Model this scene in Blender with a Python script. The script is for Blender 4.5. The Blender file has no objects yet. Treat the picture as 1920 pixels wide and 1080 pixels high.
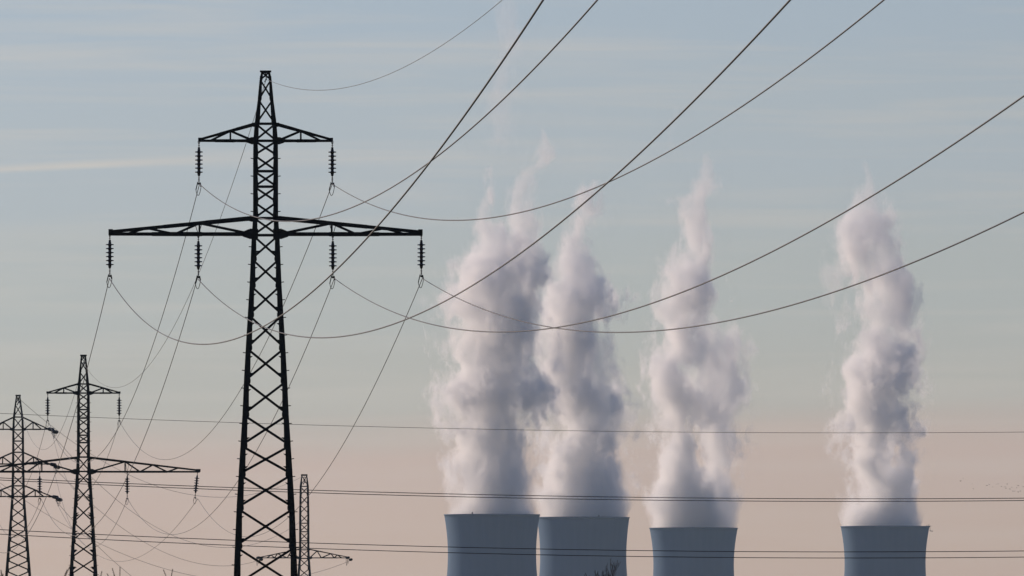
import bpy, bmesh, math, random
from mathutils import Vector, Matrix

# ------------------------------------------------------------------ camera, sky, sun, exposure
scene = bpy.context.scene
COL = scene.collection
F, HY, CX, ZC = 24000.0, 1290.0, 960.0, 1.7      # focal length in pixels of a 1920 wide frame, horizon row, centre column, eye height

cam = bpy.data.cameras.new("camera")
cam.lens, cam.sensor_width = 450.0, 36.0
cam.shift_y = (HY - 540.0) / 1920.0
cam.clip_start, cam.clip_end = 1.0, 120000.0
cam.dof.use_dof = True
cam.dof.focus_distance = 900.0
cam.dof.aperture_fstop = 30.0
cam_ob = bpy.data.objects.new("camera", cam)
cam_ob.location = (0, 0, ZC)
cam_ob.rotation_euler = (math.radians(90), 0, 0)
COL.objects.link(cam_ob)
scene.camera = cam_ob

SUN_ELEV, SUN_AZ = 14.0, -47.0          # azimuth measured from +Y towards +X: the sun stands left, beyond the towers
scene.view_settings.view_transform = 'Standard'
scene.view_settings.look = 'None'
scene.view_settings.exposure = 0.0
scene.view_settings.gamma = 1.0
scene.cycles.use_denoising = True
scene.cycles.volume_bounces = 8
scene.cycles.max_bounces = 12
scene.cycles.transparent_max_bounces = 24
scene.cycles.volume_step_rate = 0.12
scene.cycles.volume_max_steps = 256
scene.cycles.volume_preview_step_rate = 1.0

sd = Vector((math.sin(math.radians(SUN_AZ)) * math.cos(math.radians(SUN_ELEV)),
             math.cos(math.radians(SUN_AZ)) * math.cos(math.radians(SUN_ELEV)),
             math.sin(math.radians(SUN_ELEV))))
sun = bpy.data.lights.new("sun", 'SUN')
sun.energy, sun.angle, sun.color = 4.3, math.radians(0.53), (1.0, 0.795, 0.63)
sun_ob = bpy.data.objects.new("sun", sun)
sun_ob.rotation_euler = sd.to_track_quat('Z', 'Y').to_euler()
sun_ob.location = (-300, 200, 300)
COL.objects.link(sun_ob)


def lin(r, g, b):
    f = lambda c: (c / 255 / 12.92) if c / 255 <= 0.04045 else ((c / 255 + 0.055) / 1.055) ** 2.4
    return (f(r), f(g), f(b))


world = bpy.data.worlds.new("World")
scene.world = world
world.use_nodes = True
nt = world.node_tree
nt.nodes.clear()
N, L = nt.nodes.new, nt.links.new


def math_node(tree, op, a, b=None, c=None, clamp=False):
    n = tree.nodes.new('ShaderNodeMath')
    n.operation = op
    n.use_clamp = clamp
    for i, v in enumerate((a, b, c)):
        if v is None:
            continue
        if isinstance(v, (int, float)):
            n.inputs[i].default_value = v
        else:
            tree.links.new(v, n.inputs[i])
    return n.outputs[0]


def build_sky():
    out, bg = N('ShaderNodeOutputWorld'), N('ShaderNodeBackground')
    sky = N('ShaderNodeTexSky')
    sky.sky_type = 'NISHITA'
    sky.sun_disc = False
    sky.sun_elevation = math.radians(SUN_ELEV)
    sky.sun_rotation = math.radians(SUN_AZ)
    tc = N('ShaderNodeTexCoord')
    sep = N('ShaderNodeSeparateXYZ')
    L(tc.outputs['Generated'], sep.inputs[0])
    x3, y, z3 = sep.outputs
    x, z = math_node(nt, 'MULTIPLY', x3, 3.0), math_node(nt, 'MULTIPLY', z3, 3.0)
    # elevation of a high veil of cloud, its bands slightly tilted and uneven
    mp = N('ShaderNodeMapping')
    mp.inputs['Scale'].default_value = (15.0, 1.0, 180.0)
    mp.inputs['Rotation'].default_value = (0, math.radians(-1.6), 0)
    L(tc.outputs['Generated'], mp.inputs[0])
    nz = N('ShaderNodeTexNoise')
    nz.inputs['Scale'].default_value = 1.0
    nz.inputs['Detail'].default_value = 5
    nz.inputs['Roughness'].default_value = 0.55
    nz.inputs['Distortion'].default_value = 0.3
    L(mp.outputs[0], nz.inputs['Vector'])
    wob = math_node(nt, 'MULTIPLY_ADD', nz.outputs['Fac'], 0.014, -0.007)
    tilt = math_node(nt, 'MULTIPLY', x, -0.02)
    e = math_node(nt, 'ADD', math_node(nt, 'ADD', z, wob), tilt)
    ramp = N('ShaderNodeValToRGB')
    L(math_node(nt, 'MULTIPLY', e, 1.0), ramp.inputs[0])
    r = ramp.color_ramp
    r.interpolation = 'EASE'
    stops = [(0.0, (192, 162, 142)), (0.030, SKY[0]), (0.054, SKY[1]), (0.069, SKY[2]), (0.092, SKY[3]),
             (0.125, SKY[4]), (0.165, SKY[5]), (0.30, (108, 140, 182)), (0.6, (74, 112, 174))]
    while len(r.elements) < len(stops):
        r.elements.new(0.5)
    for el, (p, c) in zip(r.elements, stops):
        el.position = p
        el.color = (*lin(*c), 1)
    # thin bright streaks of cirrus
    mp2 = N('ShaderNodeMapping')
    mp2.inputs['Scale'].default_value = (20.0, 1.0, 460.0)
    mp2.inputs['Rotation'].default_value = (0, math.radians(4.0), 0)
    L(tc.outputs['Generated'], mp2.inputs[0])
    n2 = N('ShaderNodeTexNoise')
    n2.inputs['Scale'].default_value = 1.3
    n2.inputs['Detail'].default_value = 7
    n2.inputs['Roughness'].default_value = 0.6
    n2.inputs['Distortion'].default_value = 0.4
    L(mp2.outputs[0], n2.inputs['Vector'])
    mr = N('ShaderNodeMapRange')
    mr.inputs['From Min'].default_value = 0.46
    mr.inputs['From Max'].default_value = 0.72
    mr.inputs['To Max'].default_value = 0.38
    L(n2.outputs['Fac'], mr.inputs['Value'])
    # one aircraft trail gone soft, low on the left of the view
    ax = math_node(nt, 'DIVIDE', x, y)
    az = math_node(nt, 'DIVIDE', z, y)
    line = math_node(nt, 'SUBTRACT', az, math_node(nt, 'MULTIPLY_ADD', ax, 0.060, 0.1287))
    line = math_node(nt, 'ADD', line, math_node(nt, 'MULTIPLY_ADD', n2.outputs['Fac'], 0.0016, -0.0008))
    tr = math_node(nt, 'SUBTRACT', 1.0, math_node(nt, 'DIVIDE', math_node(nt, 'ABSOLUTE', line), 0.0014), clamp=True)
    fade = N('ShaderNodeMapRange')
    fade.inputs['From Min'].default_value = -0.045
    fade.inputs['From Max'].default_value = -0.10
    L(ax, fade.inputs['Value'])
    tr = math_node(nt, 'MULTIPLY', tr, fade.outputs[0])
    tr = math_node(nt, 'MULTIPLY', tr, math_node(nt, 'GREATER_THAN', y, 0.0))
    hi = math_node(nt, 'MULTIPLY', z, 9.0, clamp=True)
    s1 = math_node(nt, 'MULTIPLY', mr.outputs[0], hi)
    streak = math_node(nt, 'ADD', s1, math_node(nt, 'MULTIPLY', tr, 0.5), clamp=True)
    veil = N('ShaderNodeMix')
    veil.data_type = 'RGBA'
    L(streak, veil.inputs['Factor'])
    L(ramp.outputs[0], veil.inputs[6])
    veil.inputs[7].default_value = (*lin(*SKY[6]), 1)
    # brighter towards the sun's side
    gl = math_node(nt, 'MULTIPLY_ADD', x, -0.45, 1.0)
    gl = math_node(nt, 'MAXIMUM', gl, 0.75)
    gl = math_node(nt, 'MINIMUM', gl, 1.25)
    back = N('ShaderNodeMapRange')          # the sky away from the sun is dimmer
    back.interpolation_type = 'SMOOTHSTEP'
    back.inputs['From Min'].default_value = -0.5
    back.inputs['From Max'].default_value = 0.8
    L(y, back.inputs['Value'])
    sc = N('ShaderNodeVectorMath')
    sc.operation = 'SCALE'
    L(veil.outputs[2], sc.inputs[0])
    L(math_node(nt, 'MULTIPLY', gl, 10.4), sc.inputs['Scale'])
    mix = N('ShaderNodeMix')
    mix.data_type = 'RGBA'
    mix.inputs['Factor'].default_value = 0.90
    L(sky.outputs[0], mix.inputs[6])
    L(sc.outputs[0], mix.inputs[7])
    tint = N('ShaderNodeMix')
    tint.data_type = 'RGBA'
    tint.inputs[6].default_value = (0.31, 0.36, 0.415, 1)
    tint.inputs[7].default_value = (1, 1, 1, 1)
    L(back.outputs[0], tint.inputs['Factor'])
    mul = N('ShaderNodeVectorMath')
    mul.operation = 'MULTIPLY'
    L(mix.outputs[2], mul.inputs[0])
    L(tint.outputs[2], mul.inputs[1])
    L(mul.outputs[0], bg.inputs['Color'])
    bg.inputs['Strength'].default_value = 0.10
    L(bg.outputs[0], out.inputs['Surface'])


SKY = [(194, 168, 152), (195, 171, 159), (178, 176, 168), (172, 177, 175), (167, 178, 187), (160, 176, 192), (206, 196, 186)]
build_sky()


# ------------------------------------------------------------------ helpers
def at(px, py, Y):
    """the place at distance Y that stands in column px and row py of the photograph"""
    return Vector(((px - CX) / F * Y, Y, ZC + (HY - py) / F * Y))


def material(name, color, rough=0.7, metallic=0.0, spec=0.3, noise=None, bump=None):
    m = bpy.data.materials.new(name)
    m.use_nodes = True
    t = m.node_tree
    b = t.nodes['Principled BSDF']
    b.inputs['Base Color'].default_value = (*color, 1)
    b.inputs['Roughness'].default_value = rough
    b.inputs['Metallic'].default_value = metallic
    b.inputs['Specular IOR Level'].default_value = spec
    if noise:
        color2, scale, stretch = noise
        tc = t.nodes.new('ShaderNodeTexCoord')
        mp = t.nodes.new('ShaderNodeMapping')
        mp.inputs['Scale'].default_value = stretch
        n = t.nodes.new('ShaderNodeTexNoise')
        n.inputs['Scale'].default_value = scale
        n.inputs['Detail'].default_value = 5
        cr = t.nodes.new('ShaderNodeValToRGB')
        cr.color_ramp.elements[0].position, cr.color_ramp.elements[1].position = 0.3, 0.7
        cr.color_ramp.elements[0].color, cr.color_ramp.elements[1].color = (*color, 1), (*color2, 1)
        t.links.new(tc.outputs['Object'], mp.inputs[0])
        t.links.new(mp.outputs[0], n.inputs['Vector'])
        t.links.new(n.outputs['Fac'], cr.inputs[0])
        t.links.new(cr.outputs[0], b.inputs['Base Color'])
        if bump:
            bp = t.nodes.new('ShaderNodeBump')
            bp.inputs['Strength'].default_value = bump
            t.links.new(n.outputs['Fac'], bp.inputs['Height'])
            t.links.new(bp.outputs[0], b.inputs['Normal'])
    return m


M_STEEL = material("dark_painted_steel", (0.006, 0.006, 0.007), 0.8, 0.0, 0.08, noise=((0.012, 0.011, 0.010), 1.2, (1, 1, 1)))
M_GLASS = material("dark_glazed_porcelain", (0.012, 0.010, 0.010), 0.15, 0.0, 0.5, noise=((0.02, 0.014, 0.012), 8, (1, 1, 1)))
M_FIT = material("galvanised_fitting", (0.10, 0.10, 0.10), 0.4, 0.7, 0.5, noise=((0.18, 0.17, 0.16), 9, (1, 1, 1)))
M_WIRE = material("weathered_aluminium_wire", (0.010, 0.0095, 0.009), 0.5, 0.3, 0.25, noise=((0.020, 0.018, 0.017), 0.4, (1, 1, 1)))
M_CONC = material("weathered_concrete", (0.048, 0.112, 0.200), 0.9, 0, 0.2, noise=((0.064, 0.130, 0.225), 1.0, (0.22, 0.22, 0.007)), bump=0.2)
M_BASE = material("footing_concrete", (0.30, 0.29, 0.27), 0.9, 0, 0.2, noise=((0.38, 0.37, 0.35), 3, (1, 1, 1)))
M_BARK = material("bare_bark", (0.030, 0.024, 0.022), 0.9, 0, 0.1, noise=((0.055, 0.045, 0.04), 4, (1, 1, 0.3)))
M_BIRD = material("dark_feathers", (0.03, 0.03, 0.035), 0.8, 0, 0.1, noise=((0.06, 0.055, 0.05), 9, (1, 1, 1)))
M_FIELD = material("winter_field", (0.060, 0.065, 0.035), 0.95, 0, 0.1, noise=((0.12, 0.10, 0.065), 0.02, (1, 1, 1)))


def link(name, bm, mat, parent=None, smooth=False):
    me = bpy.data.meshes.new(name)
    bmesh.ops.recalc_face_normals(bm, faces=bm.faces)
    bm.to_mesh(me)
    bm.free()
    me.materials.append(mat)
    if smooth:
        for p in me.polygons:
            p.use_smooth = True
    o = bpy.data.objects.new(name, me)
    COL.objects.link(o)
    o.parent = parent
    return o


def empty(name, loc, rz=0.0):
    o = bpy.data.objects.new(name, None)
    o.location = loc
    o.rotation_euler = (0, 0, rz)
    COL.objects.link(o)
    return o


def tag(o, label=None, cat=None, group=None, kind=None):
    for k, v in (("label", label), ("category", cat), ("group", group), ("kind", kind)):
        if v:
            o[k] = v
    return o


def frame_of(p, q, up):
    d = (q - p).normalized()
    s = d.cross(up)
    if s.length < 1e-4:
        s = d.cross(Vector((1, 0, 0)))
    s.normalize()
    return d, s, s.cross(d).normalized()


def bar(bm, p, q, w, h=None, up=Vector((0, 1, 0)), w2=None):
    """rectangular bar; w across (in the plane square to up), h along up"""
    h = w if h is None else h
    p, q = Vector(p), Vector(q)
    d, s, u = frame_of(p, q, up)
    vs = []
    for c, k in ((p, 1.0), (q, (w2 / w) if w2 else 1.0)):
        for a, b in ((-1, -1), (1, -1), (1, 1), (-1, 1)):
            vs.append(bm.verts.new(c + s * (a * w * k / 2) + u * (b * h * k / 2)))
    f = bm.faces.new
    f(vs[0:4]); f(vs[4:8])
    for i in range(4):
        j = (i + 1) % 4
        f((vs[i], vs[j], vs[4 + j], vs[4 + i]))


def angle_iron(bm, p, q, w, sx, sy, t=0.03, w2=None):
    """L section whose corner edge runs p-q and whose flanges point along sx*X and sy*Y"""
    p, q = Vector(p), Vector(q)
    w2 = w2 or w
    rings = []
    for c, k in ((p, w), (q, w2)):
        pts = [(0, 0), (k, 0), (k, t), (t, t), (t, k), (0, k)]
        rings.append([bm.verts.new(c + Vector((sx * a, sy * b, 0))) for a, b in pts])
    for i in range(6):
        j = (i + 1) % 6
        bm.faces.new((rings[0][i], rings[0][j], rings[1][j], rings[1][i]))
    bm.faces.new(rings[0]); bm.faces.new(rings[1])


def plate(bm, pts, n, t=0.02):
    """flat plate, its outline given by points in one plane, n its normal"""
    n = Vector(n).normalized() * t / 2
    a = [bm.verts.new(Vector(p) - n) for p in pts]
    b = [bm.verts.new(Vector(p) + n) for p in pts]
    bm.faces.new(a); bm.faces.new(b)
    for i in range(len(pts)):
        j = (i + 1) % len(pts)
        bm.faces.new((a[i], a[j], b[j], b[i]))


def lathe(bm, axis_pts, seg=12, closed=True):
    """rings given as (centre, direction, radius)"""
    rings = []
    for c, d, r in axis_pts:
        d = Vector(d).normalized()
        s = d.cross(Vector((0, 1, 0)))
        if s.length < 0.2:
            s = d.cross(Vector((1, 0, 0)))
        s.normalize()
        u = s.cross(d)
        rings.append([bm.verts.new(Vector(c) + (s * math.cos(a) + u * math.sin(a)) * r)
                      for a in (2 * math.pi * i / seg for i in range(seg))])
    for a, b in zip(rings, rings[1:]):
        for i in range(seg):
            j = (i + 1) % seg
            bm.faces.new((a[i], a[j], b[j], b[i]))
    if closed:
        bm.faces.new(rings[0]); bm.faces.new(rings[-1])


def tube(bm, pts, r, seg=6):
    axis = []
    for i, p in enumerate(pts):
        a, b = pts[max(i - 1, 0)], pts[min(i + 1, len(pts) - 1)]
        axis.append((p, b - a, r(i) if callable(r) else r))
    lathe(bm, axis, seg)


# ------------------------------------------------------------------ ground
def build_ground():
    bm = bmesh.new()
    n = 60
    X0, X1, Y0, Y1 = -15000, 15000, -6000, 17000
    g = [[bm.verts.new((X0 + (X1 - X0) * i / n, Y0 + (Y1 - Y0) * j / n, 0.0)) for i in range(n + 1)] for j in range(n + 1)]
    for j in range(n):
        for i in range(n):
            bm.faces.new((g[j][i], g[j][i + 1], g[j + 1][i + 1], g[j + 1][i]))
    tag(link("ground", bm, M_FIELD), kind="structure")


build_ground()


# ------------------------------------------------------------------ cooling towers
def cooling_tower(cx, top, w_top, height_frac, Y, label, extras):
    base = at(cx, HY, Y)
    base.z = 0
    H = at(cx, top, Y).z
    R = w_top / 2 / F * Y
    root = tag(empty("cooling_tower", base), label, "cooling tower", "cooling towers of the power station")
    throat_z, rt = H * 0.775, R * height_frac
    b_up = (H - throat_z) / math.sqrt((R / rt) ** 2 - 1)
    r_base = rt * 1.62
    z_leg = 9.0
    b_dn = (throat_z - z_leg) / math.sqrt((r_base / rt) ** 2 - 1)
    rad = lambda z: rt * math.sqrt(1 + ((z - throat_z) / (b_up if z > throat_z else b_dn)) ** 2)
    seg, rings = 144, []
    bm = bmesh.new()
    zs = [z_leg + (H - z_leg) * i / 60 for i in range(61)]
    prof = [(rad(z), z) for z in zs] + [(rad(H) + 0.35, H + 0.01), (rad(H) + 0.35, H + 0.8), (rad(H) - 0.6, H + 0.8)]
    prof += [(rad(z) - 0.5, z) for z in reversed(zs)]
    for r, z in prof:
        rings.append([bm.verts.new((math.cos(a) * r, math.sin(a) * r, z)) for a in (2 * math.pi * i / seg for i in range(seg))])
    for a, b in zip(rings, rings[1:] + rings[:1]):
        for i in range(seg):
            j = (i + 1) % seg
            bm.faces.new((a[i], a[j], b[j], b[i]))
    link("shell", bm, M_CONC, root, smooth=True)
    bm = bmesh.new()
    for k in range(36):
        a0, a1, a2 = (2 * math.pi * (k + d) / 36 for d in (0, 0.5, 1))
        r0, r1 = r_base * 1.05, rad(z_leg) - 0.25
        for u, v in ((a0, a1), (a2, a1)):
            bar(bm, (math.cos(u) * r0, math.sin(u) * r0, 0), (math.cos(v) * r1, math.sin(v) * r1, z_leg), 0.9)
    link("base_columns", bm, M_CONC, root)
    for kind, px in extras:
        x = (px - cx) / F * Y
        if kind == "lamp":
            y = -math.sqrt(max(R * R - x * x, 0)) + 0.2
            bm = bmesh.new()
            lathe(bm, [((x, y, H + 0.8), (0, 0, 1), 0.5), ((x, y, H + 1.9), (0, 0, 1), 0.5), ((x, y, H + 2.3), (0, 0, 1), 0.25)])
            link("warning_lamp", bm, M_STEEL, root)
        else:
            bm = bmesh.new()
            bar(bm, (R - 3, 0, H + 1.0), (R + 1.6, 0, H + 1.0), 0.35)
            bar(bm, (R - 0.4, 0, H + 0.8), (R - 0.4, 0, H + 2.4), 0.4, up=Vector((0, 1, 0)))
            bar(bm, (R + 0.2, 0, H - 3.0), (R + 3.2, 0, H - 3.4), 0.5)
            bar(bm, (R + 0.6, 0, H - 3.2), (R + 0.6, 0, H + 1.0), 0.3)
            bar(bm, (R - 2.2, 0, H + 0.8), (R - 1.8, 0, H + 2.0), 0.4)
            link("maintenance_hoist", bm, M_STEEL, root)
    return base, H, R


TOWERS = [
    (922.5, 966.5, 179, 0.925, 9945, "leftmost and widest cooling tower, its rim a little higher than its neighbour's", [("lamp", 886)]),
    (1093.5, 971.5, 173, 0.935, 10527, "second cooling tower from the left, partly behind the widest one, a bare tree before it", [("lamp", 1122)]),
    (1300.5, 991.5, 165, 0.915, 10779, "third cooling tower from the left, standing free, with the lowest rim", []),
    (1659.5, 988.5, 166, 0.915, 10770, "rightmost cooling tower with a small hoist on the right of its rim", [("hoist", 0)]),
]
tower_info = [cooling_tower(*t) for t in TOWERS]


# ------------------------------------------------------------------ steam
def curve_node(t, fac, pts):
    n = t.nodes.new('ShaderNodeFloatCurve')
    t.links.new(fac, n.inputs['Value'])
    c = n.mapping.curves[0]
    n.mapping.use_clip = False
    while len(c.points) < len(pts):
        c.points.new(0.5, 0.5)
    for p, (x, y) in zip(c.points, pts):
        p.location = (x, y)
        p.handle_type = 'AUTO_CLAMPED'
    n.mapping.update()
    return n.outputs[0]


def steam_material(name, strands, z_max, x_span, seed, amp, dens):
    m = bpy.data.materials.new(name)
    m.use_nodes = True
    t = m.node_tree
    t.nodes.clear()
    out = t.nodes.new('ShaderNodeOutputMaterial')
    tc = t.nodes.new('ShaderNodeTexCoord')
    co = tc.outputs['Object']
    # slow swirl of the coordinates
    big = t.nodes.new('ShaderNodeTexNoise')
    big.noise_dimensions = '4D'
    big.inputs['W'].default_value = seed
    big.inputs['Scale'].default_value = 1 / 38.0
    big.inputs['Detail'].default_value = 2
    t.links.new(co, big.inputs['Vector'])
    sub = t.nodes.new('ShaderNodeVectorMath')
    sub.operation = 'SUBTRACT'
    t.links.new(big.outputs['Color'], sub.inputs[0])
    sub.inputs[1].default_value = (0.5, 0.5, 0.5)
    sep0 = t.nodes.new('ShaderNodeSeparateXYZ')
    t.links.new(co, sep0.inputs[0])
    grow = t.nodes.new('ShaderNodeMapRange')
    grow.inputs['From Max'].default_value = 60
    grow.inputs['To Min'].default_value = 0.15
    t.links.new(sep0.outputs[2], grow.inputs['Value'])
    sc = t.nodes.new('ShaderNodeVectorMath')
    sc.operation = 'SCALE'
    t.links.new(sub.outputs[0], sc.inputs[0])
    t.links.new(math_node(t, 'MULTIPLY', grow.outputs[0], 18.0), sc.inputs['Scale'])
    add = t.nodes.new('ShaderNodeVectorMath')
    t.links.new(co, add.inputs[0])
    t.links.new(sc.outputs[0], add.inputs[1])
    sep = t.nodes.new('ShaderNodeSeparateXYZ')
    t.links.new(add.outputs[0], sep.inputs[0])
    x, y, z = sep.outputs
    zn = math_node(t, 'DIVIDE', sep0.outputs[2], z_max)
    mp = t.nodes.new('ShaderNodeMapping')
    mp.inputs['Scale'].default_value = (1.0, 1.0, 0.60)
    t.links.new(add.outputs[0], mp.inputs[0])
    nz = t.nodes.new('ShaderNodeTexNoise')
    nz.noise_dimensions = '4D'
    nz.inputs['W'].default_value = seed + 7
    nz.inputs['Scale'].default_value = 1 / 19.0
    nz.inputs['Detail'].default_value = 6
    nz.inputs['Roughness'].default_value = 0.70
    t.links.new(mp.outputs[0], nz.inputs['Vector'])
    a = math_node(t, 'MULTIPLY', math_node(t, 'MULTIPLY_ADD', nz.outputs['Fac'], amp, -0.5 * amp - 0.16), grow.outputs[0])
    total = None
    for st in strands:
        cx = curve_node(t, zn, [(zz / z_max, 0.5 + c / x_span) for zz, c, w, d in st['pts']])
        w = curve_node(t, zn, [(zz / z_max, w / 100) for zz, c, w, d in st['pts']])
        dd = curve_node(t, zn, [(zz / z_max, d) for zz, c, w, d in st['pts']])
        dx = math_node(t, 'SUBTRACT', x, math_node(t, 'MULTIPLY_ADD', cx, x_span, -0.5 * x_span))
        dy = math_node(t, 'MULTIPLY', math_node(t, 'SUBTRACT', y, st['depth']), st.get('flat', 1.0))
        r = math_node(t, 'SQRT', math_node(t, 'ADD', math_node(t, 'MULTIPLY', dx, dx), math_node(t, 'MULTIPLY', dy, dy)))
        wm = math_node(t, 'MAXIMUM', math_node(t, 'MULTIPLY', w, 100.0), 0.5)
        f = math_node(t, 'SUBTRACT', dd, math_node(t, 'DIVIDE', r, wm))
        mr = t.nodes.new('ShaderNodeMapRange')
        mr.interpolation_type = 'SMOOTHSTEP'
        mr.inputs['From Min'].default_value = -0.02
        mr.inputs['From Max'].default_value = 0.70
        mr.inputs['To Max'].default_value = dens * st['k']
        t.links.new(math_node(t, 'ADD', f, a), mr.inputs['Value'])
        total = mr.outputs[0] if total is None else math_node(t, 'ADD', total, mr.outputs[0])
    thin = t.nodes.new('ShaderNodeMapRange')          # the vapour thins as it rises
    thin.inputs['From Min'].default_value = 70
    thin.inputs['From Max'].default_value = 300
    thin.inputs['To Min'].default_value = 1.4
    thin.inputs['To Max'].default_value = 0.42
    t.links.new(sep0.outputs[2], thin.inputs['Value'])
    density = math_node(t, 'MULTIPLY', total, thin.outputs[0])
    pv = t.nodes.new('ShaderNodeVolumePrincipled')
    pv.inputs['Color'].default_value = (0.997, 0.997, 0.998, 1)
    pv.inputs['Anisotropy'].default_value = 0.3
    t.links.new(density, pv.inputs['Density'])
    t.links.new(pv.outputs[0], out.inputs['Volume'])
    tr, df, mx = (t.nodes.new(k) for k in ('ShaderNodeBsdfTransparent', 'ShaderNodeBsdfDiffuse', 'ShaderNodeMixShader'))
    df.inputs['Color'].default_value = (0.8, 0.8, 0.8, 1)
    mx.inputs[0].default_value = 0.003
    t.links.new(tr.outputs[0], mx.inputs[1])
    t.links.new(df.outputs[0], mx.inputs[2])
    t.links.new(mx.outputs[0], out.inputs['Surface'])
    return m


def steam_plume(k, strands_px, seed, label, amp=6.0, dens=0.115):
    cx, top, w, _, Y, _, _ = TOWERS[k]
    base, H, R = tower_info[k]
    s = Y / F
    strands, zmax = [], 0
    for st in strands_px:
        pts = [((top - y) * s, (c - cx) * s, hw * s, d) for y, c, hw, d in st['px']]
        zmax = max(zmax, pts[-1][0])
        strands.append(dict(pts=pts, depth=st.get('depth', 0.0), flat=st.get('flat', 1.0), k=st.get('k', 1.0)))
    z_max = zmax + 38
    for st in strands:        # close both ends of a strand
        p = st['pts']
        if p[0][0] > 5:
            p.insert(0, (p[0][0] - min(36, p[0][0] * .6), p[0][1], p[0][2] * 0.7, -0.8))
            if p[0][0] > 20:
                p.insert(0, (0, p[0][1], p[0][2] * 0.6, -1.0))
        p.append((p[-1][0] + 34, p[-1][1], p[-1][2] * 0.7, -0.8))
    mat = steam_material("steam", strands, z_max, 200.0, seed, amp, dens)
    # closed envelope around all strands
    bm = bmesh.new()
    rings, z = [], -2.0
    n = 40
    rnd = random.Random(seed)

    def interp(p, z, i):
        if z <= p[0][0]:
            return p[0][i]
        for a, b in zip(p, p[1:]):
            if z <= b[0]:
                return a[i] + (b[i] - a[i]) * (z - a[0]) / (b[0] - a[0])
        return p[-1][i]
    zz = []
    while z < z_max:
        zz.append(z)
        z += 2.0 if z < 4 else 11.0
    for z in zz:
        lo, hi, dp0, dp1 = 1e9, -1e9, 1e9, -1e9
        g = min(1.0, max(0.0, z / 55.0))
        for st in strands:
            d = interp(st['pts'], z, 3)
            if d < -0.5:
                continue
            c, hw = interp(st['pts'], z, 1), interp(st['pts'], z, 2)
            m = hw * (1.0 + (0.27 + max(d - 1.0, 0.0)) * g) + 8 * g
            lo, hi = min(lo, c - m), max(hi, c + m)
            dp0, dp1 = min(dp0, st['depth'] - m / st['flat']), max(dp1, st['depth'] + m / st['flat'])
        if hi < lo:
            continue
        if z < 1.5:
            lo, hi, dp0, dp1 = max(lo, -R + 0.9), min(hi, R - 0.9), -R + 0.9, R - 0.9
        ring = []
        for i in range(n):
            a = 2 * math.pi * i / n
            jig = 1 + (0.035 * rnd.uniform(-1, 1) if z > 12 else 0)
            ring.append(bm.verts.new(((lo + hi) / 2 + math.cos(a) * (hi - lo) / 2 * jig, (dp0 + dp1) / 2 + math.sin(a) * (dp1 - dp0) / 2 * jig, z)))
        rings.append(ring)
    for a, b in zip(rings, rings[1:]):
        for i in range(n):
            j = (i + 1) % n
            bm.faces.new((a[i], a[j], b[j], b[i]))
    bm.faces.new(rings[0]); bm.faces.new(rings[-1])
    o = link("steam_plume", bm, mat)
    o.location = (base.x, base.y, H)
    tag(o, label, "steam plume", "steam plumes rising from the cooling towers")
    return o


def strand(rows, **kw):
    """rows: (row of the photograph, left edge, right edge, fullness)"""
    return dict(px=[(y, (a + b) / 2, (b - a) / 2, d) for y, a, b, d in rows], **kw)


steam_plume(0, [
    strand([(968, 840, 1005, 1.25), (930, 841, 1003, 1.08), (880, 840, 1003, 1.08), (820, 838, 1002, 0.98), (780, 834, 1008, 1.00), (740, 838, 1016, 1.23),
            (700, 850, 1018, 1.13), (650, 848, 1014, 1.13), (600, 846, 1020, 1.18), (560, 834, 1022, 1.23), (520, 836, 1015, 1.23), (490, 850, 998, 1.23),
            (455, 872, 970, 1.00), (425, 882, 955, 1.10), (400, 888, 948, 1.10), (375, 898, 946, 1.00)]),
    strand([(600, 945, 1022, 1.13), (550, 945, 1022, 1.18), (500, 945, 1022, 1.23), (450, 945, 1018, 1.10), (400, 935, 1010, 1.15), (365, 935, 1008, 1.25), (340, 950, 1012, 1.20),
            (315, 980, 1026, 1.20), (290, 994, 1048, 1.25), (266, 1000, 1040, 1.10)], depth=10, k=0.75),
    strand([(262, 900, 975, 0.75), (200, 898, 985, 0.92), (150, 898, 1000, 0.98), (90, 892, 975, 0.92), (35, 905, 990, 0.85)], depth=4, k=0.30),
], 3.1, "wide steam plume over the leftmost cooling tower, breaking into thin wisps high up")
steam_plume(1, [
    strand([(973, 1014, 1175, 1.25), (930, 1010, 1178, 1.18), (880, 1007, 1180, 1.03), (830, 1006, 1165, 0.98), (790, 1006, 1150, 1.00), (745, 1002, 1138, 1.13),
            (700, 998, 1125, 1.08), (650, 1000, 1118, 1.08), (620, 1004, 1122, 1.08), (590, 1010, 1146, 1.28), (560, 1022, 1152, 1.38), (535, 1040, 1146, 1.28),
            (500, 1055, 1118, 1.23), (460, 1060, 1112, 1.10), (425, 1066, 1114, 1.05), (392, 1078, 1140, 1.00)]),
    strand([(900, 1110, 1186, 1.03), (860, 1100, 1188, 0.98), (810, 1085, 1186, 1.03), (760, 1075, 1182, 1.23), (700, 1065, 1160, 1.23), (650, 1065, 1146, 1.18), (600, 1060, 1130, 1.03)], depth=-8, k=0.45),
    strand([(640, 1040, 1130, 1.13), (560, 1000, 1060, 1.13), (520, 1010, 1070, 1.13), (470, 1040, 1100, 1.10), (420, 1060, 1135, 1.10), (385, 1075, 1142, 1.10)], depth=12, k=0.5),
], 11.7, "tattered steam plume over the second cooling tower, with a dark knot halfway up")
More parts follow.
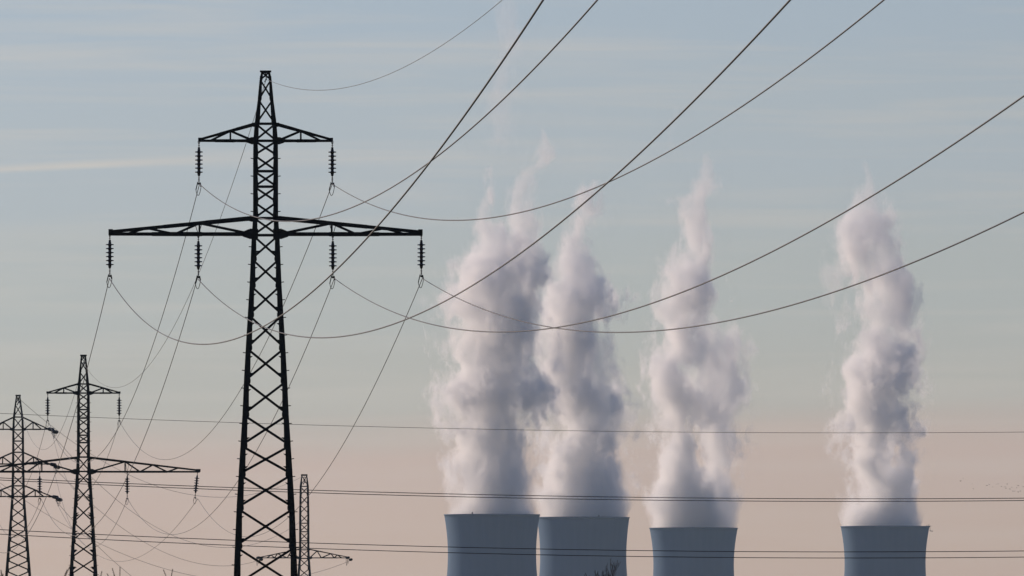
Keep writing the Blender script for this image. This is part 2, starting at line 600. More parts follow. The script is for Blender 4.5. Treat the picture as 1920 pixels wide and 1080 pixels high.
steam_plume(2, [
    strand([(993, 1219, 1345, 1.25), (940, 1218, 1344, 1.21), (880, 1218, 1330, 1.11), (820, 1222, 1320, 1.06), (760, 1214, 1314, 1.21), (700, 1214, 1298, 1.13),
            (650, 1228, 1308, 1.13), (600, 1234, 1320, 1.13), (560, 1222, 1334, 1.13), (530, 1236, 1332, 1.13), (500, 1252, 1330, 1.28), (460, 1264, 1334, 1.25),
            (430, 1270, 1332, 1.25), (390, 1264, 1328, 1.20), (355, 1284, 1342, 1.10), (330, 1304, 1350, 1.00)]),
    strand([(993, 1290, 1381, 1.25), (940, 1286, 1384, 1.16), (880, 1290, 1394, 1.11), (820, 1286, 1390, 1.16), (760, 1276, 1392, 1.36), (700, 1280, 1398, 1.28),
            (650, 1280, 1382, 1.23), (600, 1282, 1358, 1.18), (540, 1286, 1350, 1.13), (480, 1296, 1350, 1.03)], depth=6, k=0.65),
    strand([(300, 1250, 1290, 0.80), (270, 1245, 1285, 0.95), (240, 1252, 1285, 0.90)], depth=2, k=0.2),
], 23.3, "ragged steam plume over the third cooling tower, denser on its left, narrowing upwards")
steam_plume(3, [
    strand([(990, 1579, 1727, 1.30), (940, 1580, 1722, 1.13), (880, 1580, 1722, 1.08), (820, 1578, 1722, 0.98), (780, 1576, 1716, 1.00), (740, 1568, 1712, 1.10),
            (700, 1576, 1720, 1.10), (660, 1586, 1722, 1.10), (620, 1600, 1720, 1.05), (585, 1598, 1720, 1.05), (550, 1600, 1716, 1.05), (520, 1592, 1708, 1.05),
            (495, 1582, 1694, 1.05), (465, 1568, 1682, 1.00), (435, 1568, 1680, 1.00), (405, 1584, 1676, 1.15), (378, 1600, 1672, 1.15), (352, 1600, 1656, 1.05)]),
    strand([(565, 1542, 1572, 1.00), (530, 1538, 1584, 1.15), (500, 1536, 1604, 1.20), (470, 1548, 1616, 1.20), (430, 1566, 1620, 1.10)], depth=-6, k=0.45),
], 37.9, "thick unbroken steam column over the rightmost cooling tower")


# ------------------------------------------------------------------ lattice pylons
def prof(profile, py):
    for (a, wa), (b, wb) in zip(profile, profile[1:]):
        if py <= b:
            return wa + (wb - wa) * (py - a) / (b - a)
    return profile[-1][1]


def insulator(parent, top, direction, length, r_shed, n, fine):
    """string of sheds from top along direction; returns its far end"""
    d = Vector(direction).normalized()
    P = lambda u: top + d * (u * length)
    bm = bmesh.new()
    ax = [(P(0.14), d, r_shed * 0.30), (P(0.16), d, r_shed * 0.30)]
    for i in range(n):
        u = 0.20 + 0.56 * (i + 0.5) / n
        h = 0.56 / n
        ax += [(P(u - h * 0.48), d, r_shed * 0.36), (P(u - h * 0.16), d, r_shed * 0.42), (P(u - h * 0.06), d, r_shed),
               (P(u + h * 0.16), d, r_shed * 0.98), (P(u + h * 0.22), d, r_shed * 0.45)]
    ax += [(P(0.80), d, r_shed * 0.30), (P(0.815), d, r_shed * 0.12)]
    o = link("insulator_string", bm_of(lambda b: lathe(b, ax, 12 if fine else 8)), M_GLASS, parent, smooth=False)
    bm.free()
    bm = bmesh.new()
    lr = max(0.022, r_shed * 0.12)
    tube(bm, [P(0.02), P(0.97)], lr)
    for u in (0.055, 0.10, 0.85, 0.885, 0.92):
        lathe(bm, [(P(u - 0.009), d, lr * 1.4), (P(u), d, lr * 2.3), (P(u + 0.009), d, lr * 1.4)], 8)
    link("link_fitting", bm, M_FIT, o)
    return o, P(1.0)


def bm_of(fn):
    b = bmesh.new()
    fn(b)
    return b


def jumper(parent, a, b, drop, r):
    pts = []
    for i in range(15):
        u = i / 14
        p = a.lerp(b, u)
        p.z -= drop * math.sin(math.pi * u) ** 0.7
        pts.append(p)
    link("jumper_loop", bm_of(lambda bm: tube(bm, pts, r, 6)), M_STEEL, parent)


def ring_hook(bm, c, r, t):
    pts = [c + Vector((math.cos(a) * r, 0, math.sin(a) * r)) for a in (2 * math.pi * i / 10 for i in range(11))]
    tube(bm, pts, t, 5)


def pylon(name, label, cx, Y, profile, panels, arms, leg_px, brace_px, waist_px, fine=True, depth_k=0.85, group="lattice pylons"):
    """everything in rows and columns of the photograph, turned into metres at distance Y; local frame: x across, y away"""
    s = Y / F
    Z = lambda py: ZC + (HY - py) * s
    base = at(cx, HY, Y)
    base.z = 0
    root = tag(empty(name, base, math.atan2(-base.x, base.y)), label, "pylon", group)
    W = lambda py: prof(profile, py) * s
    foot = HY + ZC / s
    rows = sorted(panels)
    if rows[-1] < foot:
        rows.append(foot)
    rnd = random.Random(int(cx))
    top, bot = rows[0], rows[-1]
    neck = waist_px[0]
    lw = lambda py: (leg_px[0] * (0.55 + 0.45 * min(1, (py - top) / (neck - top))) + (leg_px[1] - leg_px[0]) * min(1, (py - top) / (1080 - top))) * s
    bw = lambda py: (brace_px[0] + (brace_px[1] - brace_px[0]) * min(1, (py - top) / (1080 - top))) * s
    corners = [(-1, -1), (1, -1), (1, 1), (-1, 1)]
    # legs: angle irons spliced at some of the nodes
    for sx, sy in corners:
        bm = bmesh.new()
        joints = rows[:]
        for a, b in zip(joints, joints[1:]):
            k = 0.90
            wa, wb = W(a), W(b)
            la, lb = lw(a) * k, lw(b) * 1.12
            g = 0.10 * s * (b - a) * 0 + 0.02
            angle_iron(bm, (sx * wa, sy * wa * depth_k, Z(a) - g), (sx * wb, sy * wb * depth_k, Z(b) + g), la, -sx, -sy, t=0.05, w2=lb)
            # splice core
            bar(bm, (sx * (wb - lb * 0.45), sy * (wb * depth_k - 0.05), Z(b) + 0.16), (sx * (wb - lb * 0.45), sy * (wb * depth_k - 0.05), Z(b) - 0.16), lb * 0.75, 0.08)
        if fine and sy < 0:          # climbing pegs
            z = Z(rows[3])
            while z > 2.5:
                w = W(HY - (z - ZC) / s)
                bar(bm, (sx * (w - 0.05), sy * w * depth_k, z), (sx * (w + 0.13), sy * w * depth_k, z + 0.02), 0.045, 0.03)
                z -= 0.92
        link("leg", bm, M_STEEL, root)
        # footing
    for sx, sy in corners:
        bm = bmesh.new()
        w = W(foot)
        lathe(bm, [((sx * w, sy * w * depth_k, -0.3), (0, 0, 1), 0.55), ((sx * w, sy * w * depth_k, 0.35), (0, 0, 1), 0.45)], 16)
        link("footing", bm, M_BASE, root)
    # bracing, one mesh for each of the four faces
    for face in range(4):
        bm = bmesh.new()
        front = face in (0, 2)
        sg = -1 if face in (0, 3) else 1

        def P(u, py):
            w = W(py)
            off = 0.03
            return Vector((u * w, sg * (w * depth_k - off), Z(py))) if front else Vector((sg * (w - off), u * w * depth_k, Z(py)))
        nrm = Vector((0, 1, 0)) if front else Vector((1, 0, 0))
        for i, (a, b) in enumerate(zip(rows, rows[1:])):
            wd = bw((a + b) / 2)
            h = 0.06 if front else 0.05
            u0 = 1 - lw(a) / max(W(a), 0.01) * 0.45
            e = 0.05
            p0, p1 = a + (b - a) * e, b - (b - a) * e
            dlt = nrm * (0.035 if sg < 0 else -0.035)
            bar(bm, P(-u0, p0), P(u0, p1), wd, h, up=nrm)
            bar(bm, P(u0, p0) + dlt, P(-u0, p1) + dlt, wd, h, up=nrm)
            # centre bolt plate
            if fine and front:
                c = P(0, (a + b) / 2)
                # where the legs widen the two diagonals cross a little above the middle
                wa, wb = W(a), W(b)
                c = P(0, p0 + (p1 - p0) * wa / (wa + wb))
                bar(bm, c + Vector((-wd * .9, 0, 0)), c + Vector((wd * .9, 0, 0)), wd * 1.5, 0.03, up=nrm)
            # horizontals on the narrow shaft
            if i == 0 or a in waist_px:
                bar(bm, P(-1, a), P(1, a), wd * (1.5 if i == 0 else 1.25), h, up=nrm)
        # node plates where the braces meet the legs
        if front:
            for i, py in enumerate(rows[1:-1]):
                w, l = W(py), lw(py)
                for sx in (-1, 1):
                    y = sg * (w * depth_k - 0.005)
                    g = bw(py) * (2.5 if py > waist_px[-1] - 1 else 1.7 if py > neck - 1 else 1.1)
                    xo = sx * (w - l * 0.8)
                    plate(bm, [(xo + sx * l * .5, y, Z(py) + g), (xo, y, Z(py) + g), (xo - sx * g * 0.5, y, Z(py) + g * .3), (xo - sx * g * .5, y, Z(py) - g * .3),
                               (xo, y, Z(py) - g), (xo + sx * l * .5, y, Z(py) - g)], (0, 1, 0), 0.02)
                if fine and py >= waist_px[-1] + 20 and sg < 0:
                    # pointed lugs sticking into the panel from the legs
                    for q in (py + 18, py - 12):
                        w2, l2 = W(q), lw(q)
                        for sx in (-1, 1):
                            xo = sx * (w2 - l2 * 0.95)
                            y = -(w2 * depth_k) + 0.06
                            r = 7 * s if q < py else 5 * s
                            plate(bm, [(xo, y, Z(q) - r * .45), (xo - sx * r, y, Z(q) + r * .35), (xo, y, Z(q) + r * .3)], (0, 1, 0), 0.03)
        link("bracing", bm, M_STEEL, root)
    # cap
    bm = bmesh.new()
    w = W(top)
    for sy in (-1, 1):
        bar(bm, (-w - 0.06, sy * w * depth_k, Z(top) + 0.03), (w + 0.06, sy * w * depth_k, Z(top) + 0.03), 3.6 * s * 0.8, 0.10)
    for sx in (-1, 1):
        bar(bm, (sx * (w - 0.02), -w * depth_k, Z(top) + 0.03), (sx * (w - 0.02), w * depth_k, Z(top) + 0.03), 0.08, 0.08)
    link("peak_cap", bm, M_STEEL, root)
    # crossarms
    for arm in arms:
        yb, yt, tip = arm['bottom'], arm['top'], arm['tip']
        th = arm.get('thick', 4.5) * s
        for sx in (-1, 1):
            bm = bmesh.new()
            wb, wt = W(yb), W(yt)
            ty = arm.get('tip_y', yb - 2)
            T = Vector((sx * tip * s, 0, Z(ty)))
            nodes = arm['nodes']      # (column offset from the axis, kind)
            def chord(u, which, sy):
                """point on the bottom or top chord at column offset u"""
                w0 = wb if which == 'b' else wt
                k = (abs(u) * s - w0) / (tip * s - w0)
                y = sy * w0 * depth_k * (1 - k)
                z0 = Z(yb) if which == 'b' else Z(yt)
                z1 = Z(ty)
                if which == 'b':
                    z1 = Z(yb)
                return Vector((sx * abs(u) * s, y, z0 + (z1 - z0) * k))
            for sy in (-1, 1):
                uo_b, uo_t = wb / s, wt / s
                seq_b = [uo_b] + [u for u, k in nodes if k in ('b', 'v')] + [tip]
                # chords in lapped lengths
                m = [uo_b, uo_b + (tip - uo_b) * .35, uo_b + (tip - uo_b) * .7, tip]
                for j, (a, b) in enumerate(zip(m, m[1:])):
                    bar(bm, chord(a, 'b', sy), chord(b, 'b', sy), th * (0.95 + 0.18 * (j % 2)), 0.09, up=Vector((0, 1, 0)))
                m = [uo_t, uo_t + (tip - uo_t) * .33, uo_t + (tip - uo_t) * .62, tip]
                for j, (a, b) in enumerate(zip(m, m[1:])):
                    bar(bm, chord(a, 't', sy), chord(b, 't', sy), th * (1.15 - 0.2 * j * .5), 0.09, up=Vector((0, 1, 0)))
                # web
                prev = chord(uo_b, 'b', sy)
                for u, k in nodes:
                    if k == 'v':
                        bar(bm, chord(u, 'b', sy), chord(u, 't', sy), bw(yb) * 1.2, 0.05)
                        continue
                    q = chord(u, k, sy)
                    bar(bm, prev, q, bw(yb) * 1.25, 0.05)
                    prev = q
            # plan bracing between front and back chords
            n = 7
            for j in range(n):
                a = uo_b + (tip - uo_b) * j / n
                b = uo_b + (tip - uo_b) * (j + 1) / n
                sgn = 1 if j % 2 else -1
                bar(bm, chord(a, 'b', sgn), chord(b, 'b', -sgn), 0.05, 0.05, up=Vector((0, 0, 1)))
            bar(bm, T + Vector((-sx * 7 * s, 0, 0)), T + Vector((sx * 1.5 * s, 0, 0)), th * 1.6, 0.22)
            # root gusset where the arm meets the body
            g = arm.get('gusset', 14) * s
            for sy in (-1, 1):
                y = sy * (wb * depth_k + 0.015)
                plate(bm, [(sx * (wb - g * .7), y, Z(yb) + g * .55), (sx * (wb + g * .35), y, Z(yb) + g * .5), (sx * (wb + g), y, Z(yb) + th * .6), (sx * (wb + g), y, Z(yb) - th * .6),
                           (sx * (wb + g * .2), y, Z(yb) - g * .5), (sx * (wb - g * .7), y, Z(yb) - g * .4)], (0, 1, 0), 0.025)
                plate(bm, [(sx * (wt - g * .4), y * wt / wb, Z(yt) + g * .18), (sx * (wt + g * .5), y * wt / wb, Z(yt) + g * .1), (sx * (wt + g * .4), y * wt / wb, Z(yt) - g * .3),
                           (sx * (wt - g * .4), y * wt / wb, Z(yt) - g * .45)], (0, 1, 0), 0.025)
            ca = link("crossarm", bm, M_STEEL, root)
            for u in arm.get('hang', ()):
                k = 1 if abs(u - arm['tip']) < 5 else 0
                p = Vector((sx * u * s, 0, Z(yb) - th * 0.3)) if k == 0 else Vector((sx * (u) * s, 0, Z(ty) - th * .6))
                length = arm['string'] * s
                if k == 0:
                    # hanger between front and back chords, with its two inclined stays
                    bm = bmesh.new()
                    yy = abs(chord(u, 'b', 1).y)
                    bar(bm, (p.x, -yy, p.z), (p.x, yy, p.z), 0.10, 0.08, up=Vector((0, 0, 1)))
                    bar(bm, (p.x, -yy, p.z), (p.x - 0.18, 0, chord(u, 't', 1).z), 0.035, 0.035)
                    bar(bm, (p.x, yy, p.z), (p.x + 0.18, 0, chord(u, 't', 1).z), 0.035, 0.035)
                    link("hanger", bm, M_STEEL, ca)
                bm = bmesh.new()
                ring_hook(bm, p + Vector((0, 0, -0.045)), 0.055 if fine else 0.08, 0.018 if fine else 0.03)
                link("hook", bm, M_FIT, ca)
                lean = arm.get('lean', {}).get(sx * u, 0.0)
                o, end = insulator(root, p, (lean, 0, -1), length, arm['shed'] * s, arm.get('n', 6), fine)
                # suspension clamp, with the loose tails of the two dead-ended lengths
                bm = bmesh.new()
                bar(bm, end + Vector((-0.02, -0.30, 0.02)), end + Vector((0.02, 0.30, 0.02)), 0.07, 0.07, up=Vector((0, 0, 1)))
                bar(bm, end + Vector((-0.06, 0, 0.12)), end + Vector((-0.16, 0, -0.30)), 0.05, 0.05)
                bar(bm, end + Vector((0.06, 0, 0.10)), end + Vector((0.10, 0, -0.12)), 0.07, 0.05)
                link("clamp", bm, M_STEEL, o)
                jumper(o, end + Vector((-0.16, 0.05, -0.25)), end + Vector((0.12, -0.05, -0.05)), 0.42, 0.016 if fine else 0.022)
            if arm.get('tension'):
                for vx, vy in arm['tension']:
                    o, end = insulator(root, T.copy(), (vx, vy, -0.12), arm['string'] * s, arm['shed'] * s, 5, False)
                    arm.setdefault('ends', {}).setdefault(sx, []).append(end)
                    insulator(root, T + Vector((0.52, 0, -0.34)), (vx, vy, -0.12), arm['string'] * s, arm['shed'] * s, 5, False)
                e = arm['ends'][sx]
                if len(e) > 1:
                    jumper(o, e[0], e[1], arm['drop'] * s, 0.03)
                    jumper(o, e[0] + Vector((0.25, 0, 0)), e[1] + Vector((0.25, 0, 0)), arm['drop'] * s * .75, 0.02)
    # earth wire clamp under the cap
    bm = bmesh.new()
    p = Vector((0, 0, Z(top) - 0.05))
    tube(bm, [p, p + Vector((0, 0, -3 * s))], 0.03)
    ring_hook(bm, p + Vector((0, 0, -5.5 * s)), 2.2 * s, 0.6 * s)
    bar(bm, p + Vector((2.2 * s, 0, -8 * s)), p + Vector((-2 * s, 0, -17 * s)), 1.6 * s, 0.05)
    bar(bm, p + Vector((0.5 * s, 0, -9 * s)), p + Vector((2.2 * s, 0, -14 * s)), 1.4 * s, 0.05)
    link("earth_wire_clamp", bm, M_STEEL, root)
    return root


YA, YC, YE, YD = 666.6, 1233.0, 1770.0, 2280.0
pylon("lattice_pylon", "tallest and nearest lattice pylon, two crossarms, left of the cooling towers", 498, YA,
      [(135, 8.5), (150, 11.5), (190, 15.0), (232, 20.5), (264, 23.0), (300, 23.5), (408, 23.5), (440, 26.0), (535, 30.0), (690, 39.5), (780, 43.5), (880, 50.0), (970, 55.5), (1080, 59.5), (1320, 70.0)],
      [135, 149, 187, 232, 264, 291, 321, 350, 379, 409, 441, 485, 535, 590, 652, 714, 777, 835, 889, 952, 1024, 1100, 1188, 1290],
      [dict(bottom=264, top=233, tip=125, tip_y=262, thick=4.6, nodes=[(66, 't'), (66, 'v'), (66, 'b'), (100, 'b')] and [(66, 't'), (66, 'v'), (104, 'b')],
            hang=[125], string=81, shed=7.4, gusset=12),
       dict(bottom=439, top=409, tip=293, tip_y=435, thick=6.4, nodes=[(124, 't'), (124, 'v'), (170, 'b'), (222, 't'), (262, 'b')],
            hang=[126, 292], string=80, shed=7.4, gusset=17)],
      (8.2, 12.0), (2.6, 3.7), [232, 264, 321, 350, 409, 441])
pylon("lattice_pylon", "second tallest lattice pylon with a very wide lower crossarm, at left", 156.5, YC,
      [(667, 5.0), (690, 7.5), (720, 10.5), (737, 11.8), (857, 12.5), (884, 14.0), (945, 18.0), (1000, 21.5), (1080, 26.5), (1330, 40.0)],
      [667, 676, 697, 720, 737, 752, 768, 784, 800, 816, 830, 857, 884, 911, 945, 979, 1014, 1046, 1078, 1112, 1150, 1195, 1250],
      [dict(bottom=737, top=720, tip=68, tip_y=736, thick=2.6, nodes=[(37, 't'), (37, 'v'), (55, 'b')], hang=[67], string=52, shed=4.6, gusset=7),
       dict(bottom=884.5, top=858, tip=218, tip_y=882, thick=3.4, nodes=[(78, 't'), (78, 'v'), (106, 'b'), (130, 't'), (157, 'b'), (178, 't')],
            hang=[82, 214], string=50, shed=4.6, gusset=10, lean={214: -0.10})],
      (4.8, 6.8), (1.8, 2.4), [720, 737, 768, 784, 816, 830, 857, 884])
ARM_E = dict(thick=2.2, string=22, shed=3.5, gusset=5, drop=16, tension=[(0.45, -1), (0.75, 1)])
pylon("lattice_pylon", "lattice pylon with three crossarms and drooping loops at the left edge", 34, YE,
      [(742, 4.2), (782, 9.8), (806, 11.0), (870, 11.5), (932, 13.0), (1000, 18.0), (1080, 24.5), (1330, 42.0)],
      [742, 758, 782, 806, 827, 848, 871, 890, 911, 931, 951, 972, 992, 1012, 1030, 1050, 1070, 1092, 1120, 1160, 1210, 1260],
      [dict(bottom=805, top=783, tip=56, tip_y=804, nodes=[(28, 't'), (28, 'v'), (44, 'b')], **ARM_E),
       dict(bottom=870, top=849, tip=60, tip_y=870, nodes=[(29, 't'), (29, 'v'), (46, 'b')], **ARM_E),
       dict(bottom=931, top=911, tip=64, tip_y=931, nodes=[(32, 't'), (32, 'v'), (48, 'b')], **ARM_E)],
      (3.7, 5.4), (1.6, 2.1), [782, 806, 827, 848, 871, 911, 931], fine=False)
pylon("lattice_pylon", "smallest distant lattice pylon beside the leg of the tallest one", 570.5, YD,
      [(891, 5.5), (912, 8.6), (960, 9.6), (1030, 9.8), (1047, 10.4), (1080, 13.0), (1330, 32.0)],
      [891, 912, 929, 946, 963, 981, 997, 1014, 1031, 1047, 1065, 1084, 1106, 1130, 1160, 1200, 1250],
      [dict(bottom=1046, top=1030, tip=84, tip_y=1045, thick=1.8, nodes=[(24, 't'), (32, 'b'), (50, 't'), (56, 'b'), (62, 't'), (70, 'b')], string=13, shed=2.4, gusset=5, drop=14, tension=[(-0.5, -1), (-0.25, 1)])],
      (3.7, 4.5), (1.3, 1.6), [912, 981, 997, 1014, 1031, 1047], fine=False)


# ------------------------------------------------------------------ wires
def wire(a, b, sag, r, name, label, group, n=160):
    pts = []
    for i in range(n + 1):
        t = i / n
        p = a.lerp(b, t)
        p.z -= 4 * sag * t * (1 - t)
        pts.append(p)
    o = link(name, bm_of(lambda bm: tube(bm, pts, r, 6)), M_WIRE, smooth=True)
    tag(o, label, "power line" if name == "conductor" else "earth wire", group)
    return o


G1 = "wires swooping from the nearest pylon over the viewer"
for kind, p0, b, sag, lab in [
    ("conductor", (374, 345), (12.9, 123.6, 26.98), 8.86, "wire rising to the right from the upper left insulator of the tallest pylon"),
    ("conductor", (623, 345), (20.46, 123.6, 27.01), 8.81, "wire dipping then rising right from the upper right insulator of the tallest pylon"),
    ("conductor", (205, 522), (8.14, 123.6, 22.91), 9.25, "steepest thick wire, from the tallest pylon's outermost left insulator up across its lower arm"),
    ("conductor", (370, 522), (13.26, 123.6, 22.17), 8.68, "wire from the tallest pylon's inner left insulator passing behind its body, then rising right"),
    ("conductor", (627, 522), (20.94, 123.6, 21.88), 8.3, "wire rising right across the steam from the tallest pylon's inner right insulator"),
    ("conductor", (792, 522), (25.73, 123.6, 21.82), 8.3, "lowest of the sweeping wires at the right edge, from the tallest pylon's outermost right insulator"),
    ("earth_wire", (502, 150), (16.37, 123.6, 33.48), 8.5, "thin topmost wire leaving the peak of the tallest pylon to the right"),
]:
    wire(at(*p0, YA), Vector(b), sag, 0.023 if kind == "conductor" else 0.012, kind, lab, G1, 220)

G2 = "wires between the two tallest pylons"
for kind, p0, p1, sag, dx, dz, lab in [
    ("conductor", (623, 345), (224, 790), 8.15, .3, .15, "wire hanging from the tallest pylon's upper right insulator down to the second pylon"),
    ("conductor", (374, 345), (89, 785), 8.69, .34, .53, "wire hanging from the tallest pylon's upper left insulator down to the second pylon"),
    ("conductor", (792, 522), (371, 935), 7.8, -.4, .22, "wire falling steeply left from the tallest pylon's outermost right insulator"),
    ("conductor", (627, 522), (239, 935), 7.59, -.28, -.12, "wire falling left from the tallest pylon's inner right insulator, past its legs"),
    ("conductor", (370, 522), (77, 935), 7.7, -.11, -.23, "wire falling left from the tallest pylon's inner left insulator"),
    ("conductor", (205, 522), (-57, 935), 9.2, -1.5, -.8, "wire falling left from the tallest pylon's outermost left insulator past the second pylon's peak"),
    ("earth_wire", (498, 152), (156, 680), 7.7, .08, .15, "thin wire from the peak of the tallest pylon to the peak of the second pylon"),
]:
    b = at(*p1, YC)
    wire(at(*p0, YA), b, sag, 0.019 if kind == "conductor" else 0.014, kind, lab, G2)

G3 = "thin wires behind the second pylon"
for kind, p0, p1, sag, lab in [
    ("conductor", (224, 790), (98, 812), 7.59, "thin wire from the second pylon's upper right insulator back to the three-armed pylon"),
    ("conductor", (371, 935), (104, 938), 7.2, "thin wire hanging in a low loop from the second pylon's outermost right insulator"),
    ("conductor", (239, 935), (100, 875), 7.58, "thin wire from the second pylon's inner right insulator back to the three-armed pylon"),
    ("conductor", (89, 785), (-26, 812), 8.47, "thin wire falling left from the second pylon's upper left insulator"),
    ("conductor", (77, 935), (-32, 875), 6.4, "thin wire falling left from the second pylon's inner left insulator"),
    ("earth_wire", (156, 680), (34, 750), 7.6, "thin wire from the peak of the second pylon to the peak of the three-armed pylon"),
]:
    wire(at(*p0, YC), at(*p1, YE), sag, 0.021 if kind == "conductor" else 0.018, kind, lab, G3)

G4 = "thin wires from the three-armed pylon to the smallest pylon"
for kind, p0, p1, sag, lab in [
    ("earth_wire", (34, 746), (568, 893), 7.95, "faint wire from the three-armed pylon's peak to the smallest pylon's peak"),
    ("conductor", (96, 812), (567, 975), 9.59, "faint wire drooping right from the three-armed pylon's top crossarm"),
    ("conductor", (100, 875), (487, 1050), 5.6, "faint wire drooping right from the three-armed pylon's middle crossarm"),
    ("conductor", (104, 938), (567, 1150), 8.0, "faint wire drooping right from the three-armed pylon's lowest crossarm"),
    ("conductor", (-34, 880), (655, 1052), 8.5, "faint wire reaching the right tip of the smallest pylon's crossarm"),
]:
    wire(at(*p0, YE), at(*p1, YD), sag, 0.027, kind, lab, G4)


def level_wire(p3, Y, r, kind, lab):
    (x0, y0), (x1, y1), (x2, y2) = p3
    c = ((y2 - y0) / (x2 - x0) - (y1 - y0) / (x1 - x0)) / (x2 - x1)
    b = (y1 - y0) / (x1 - x0) - c * (x0 + x1)
    a = y0 - b * x0 - c * x0 * x0
    yy = lambda x: a + b * x + c * x * x
    xa, xb = -1400.0, 4400.0
    A, B = at(xa, yy(xa), Y), at(xb, yy(xb), Y)
    mid = at((xa + xb) / 2, yy((xa + xb) / 2), Y)
    wire(A, B, (A.z + B.z) / 2 - mid.z, r, kind, lab, "nearly level wires crossing the whole view", 120)


for p3, Yw, r, kind, lab in [
    ([(0, 775), (780, 802), (1800, 811)], 918.0, 0.015, "earth_wire", "single level wire crossing the steam highest of the five"),
    ([(0, 896), (1240, 933), (1920, 934)], 900.0, 0.025, "conductor", "upper wire of the level pair just above the tower rims"),
    ([(0, 900), (1240, 938), (1920, 938.5)], 903.0, 0.025, "conductor", "lower wire of the level pair just above the tower rims"),
    ([(0, 993), (780, 1024), (1920, 1033)], 900.0, 0.025, "conductor", "upper wire of the level pair crossing the cooling towers"),
    ([(0, 1001.5), (780, 1034.5), (1920, 1044.5)], 903.0, 0.025, "conductor", "lowest level wire of all, crossing the cooling towers"),
]:
    level_wire(p3, Yw, r, kind, lab)


# ------------------------------------------------------------------ bare trees and shrubs
def bare_plant(name, cat, px, py, Y, seed, label, group, spread=0.5, levels=6, trunk_frac=0.22, r0=None, stems=1):
    base = at(px, HY, Y)
    base.z = 0
    H = at(px, py, Y).z
    rnd = random.Random(seed)
    root = tag(empty(name, base), label, cat, group)
    trunk, twigs = bmesh.new(), bmesh.new()
    r0 = r0 or H * 0.013
    top = [0.0]
    segs = []

    def grow(p, d, length, r, lv):
        n = 3 if lv < 3 else 2
        pts = [p]
        for i in range(n):
            d = (d + Vector((rnd.gauss(0, .09), rnd.gauss(0, .09), rnd.gauss(.04, .05)))).normalized()
            p = p + d * (length / n)
            pts.append(p)
        segs.append((lv, pts, r, r * 0.62))
        top[0] = max(top[0], p.z)
        if lv >= levels:
            return
        k = rnd.choice((2, 3, 3)) if lv else 4
        for j in range(k):
            az = rnd.uniform(0, 2 * math.pi)
            lean = rnd.uniform(.35, 1.0) * spread if j else rnd.uniform(0, .25)
            side = Vector((math.cos(az), math.sin(az), 0))
            nd = (d + side * lean * 1.3 + Vector((0, 0, .18))).normalized()
            grow(pts[-1 if j < 2 else -2], nd, length * rnd.uniform(.62, .86), r * .62, lv + 1)
    for q in range(stems):
        off = Vector((rnd.uniform(-.25, .25), rnd.uniform(-.25, .25), 0)) if stems > 1 else Vector((0, 0, 0))
        lean0 = Vector((rnd.uniform(-.3, .3), rnd.uniform(-.3, .3), 1)) if stems > 1 else Vector((0, 0, 1))
        grow(off, lean0.normalized(), H * trunk_frac, r0, 0)
    k = H / top[0]
    tip = max((s[1][-1] for s in segs), key=lambda p: p.z)
    sh = Vector((tip.x, tip.y, 0)) * k
    root.location = (base.x - sh.x, base.y, 0)
    for lv, pts, ra, rb in segs:
        P = [p * k for p in pts]
        n = len(P) - 1
        tube(trunk if lv < 1 else twigs, P, lambda i, n=n, ra=ra, rb=rb: max(ra + (rb - ra) * i / n, 0.0045 if H < 5 else 0.020), 6 if lv < 2 else 4)
    link("trunk" if stems == 1 else "stems", trunk, M_BARK, root)
    link("crown", twigs, M_BARK, root)


bare_plant("bare_tree", "tree", 1146, 1046, 1800.0, 40, "leafless tree whose top twigs stand before the second cooling tower", None, spread=0.22, levels=7, trunk_frac=.20)
GS = "leafless shrubs along the bottom left edge"
bare_plant("bare_shrub", "shrub", 124, 1060, 140.0, 8, "blurred bare shrub top just left of the second pylon's legs", GS, levels=5, stems=3, trunk_frac=.3)
bare_plant("bare_shrub", "shrub", 223, 1062, 146.0, 9, "blurred bare shrub top right of the second pylon's legs", GS, levels=5, stems=3, trunk_frac=.3)
bare_plant("bare_shrub", "shrub", 192, 1071, 143.0, 10, "faint bare shrub tip closest to the second pylon's right leg", GS, levels=5, stems=2, trunk_frac=.3)


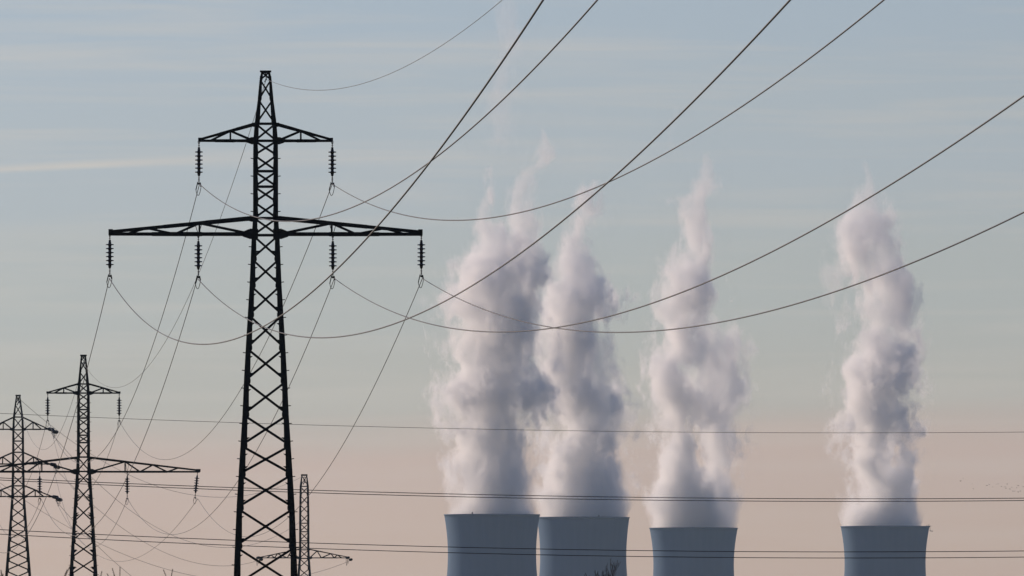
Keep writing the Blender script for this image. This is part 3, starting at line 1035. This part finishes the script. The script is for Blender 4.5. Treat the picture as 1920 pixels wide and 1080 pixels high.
# ------------------------------------------------------------------ birds
def bird(px, py, Y, span, bank, flap, proto=None):
    o = empty("bird", at(px, py, Y), 0)
    o.rotation_euler = (bank * .3, bank, math.radians(70 + bank * 40))
    tag(o, "tiny dark bird in the loose flock low at the right edge", "bird", "birds in a loose flock")
    bm = bmesh.new()
    lathe(bm, [(Vector((-.5, 0, 0)) * span, (1, 0, 0), .02 * span), (Vector((-.3, 0, 0)) * span, (1, 0, 0), .05 * span), (Vector((0, 0, 0)), (1, 0, 0), .09 * span),
               (Vector((.2, 0, .01)) * span, (1, 0, 0), .07 * span), (Vector((.28, 0, .03)) * span, (1, 0, 0), .055 * span), (Vector((.36, 0, .02)) * span, (1, 0, 0), .01 * span)], 8)
    plate(bm, [(-.42 * span, -.02 * span, 0), (-.62 * span, -.09 * span, 0), (-.62 * span, .09 * span, 0), (-.42 * span, .02 * span, 0)], (0, 0, 1), .01 * span)
    link("body", bm, M_BIRD, o, smooth=True)
    for sy in (-1, 1):
        bm = bmesh.new()
        u = Vector((0, sy * math.cos(flap), math.sin(flap)))
        v = Vector((0, sy * math.cos(flap * .3), math.sin(flap * .3)))
        a, m, t = Vector((0, 0, .02 * span)), Vector((.03, 0, 0)) * span + u * .28 * span, Vector((-.12, 0, 0)) * span + u * .28 * span + v * .28 * span
        f = Vector((.10, 0, 0)) * span
        plate(bm, [a + f, m + f * .9, m - f * 1.3, a - f * 1.2], u.cross(Vector((1, 0, 0))), .015 * span)
        plate(bm, [m + f * .9, t, m - f * 1.3], v.cross(Vector((1, 0, 0))), .012 * span)
        link("wing", bm, M_BIRD, o)


rb = random.Random(4)
for px, py in [(1805.8, 896.8), (1801, 902.2), (1823, 907.5), (1825.2, 916.6), (1850.5, 910.6), (1854.5, 909), (1861, 913), (1868, 907.8), (1871.5, 907.2), (1877.5, 912.6), (1884.2, 912.6),
               (1886, 915.5), (1888.8, 907.6), (1893.6, 917), (1896.8, 913.8), (1899.5, 921), (1902.8, 921), (1906.6, 914.6), (1909.7, 922.5), (1913, 921.2), (1908.8, 910.8), (1918.5, 912.8),
               (1416.5, 796.5), (243, 850)][:22]:
    bird(px, py, rb.uniform(3000, 3900), rb.uniform(.5, .75), rb.uniform(-.5, .5), rb.uniform(.1, .8))


# ------------------------------------------------------------------ haze
def build_haze():
    bm = bmesh.new()
    x0, x1, y0, y1, z0, z1 = -15500, 15500, -6500, 17500, -1.0, 640.0
    v = [bm.verts.new(p) for p in ((x0, y0, z0), (x1, y0, z0), (x1, y1, z0), (x0, y1, z0), (x0, y0, z1), (x1, y0, z1), (x1, y1, z1), (x0, y1, z1))]
    for q in ((0, 1, 2, 3), (4, 5, 6, 7), (0, 1, 5, 4), (1, 2, 6, 5), (2, 3, 7, 6), (3, 0, 4, 7)):
        bm.faces.new([v[i] for i in q])
    m = bpy.data.materials.new("haze")
    m.use_nodes = True
    t = m.node_tree
    t.nodes.clear()
    out, pv = t.nodes.new('ShaderNodeOutputMaterial'), t.nodes.new('ShaderNodeVolumePrincipled')
    pv.inputs['Color'].default_value = (0.60, 0.82, 1.0, 1)
    pv.inputs['Density'].default_value = HAZE
    pv.inputs['Anisotropy'].default_value = 0.2
    t.links.new(pv.outputs[0], out.inputs['Volume'])
    tag(link("haze", bm, m), kind="stuff")


HAZE = 1.8e-5
if HAZE:
    build_haze()
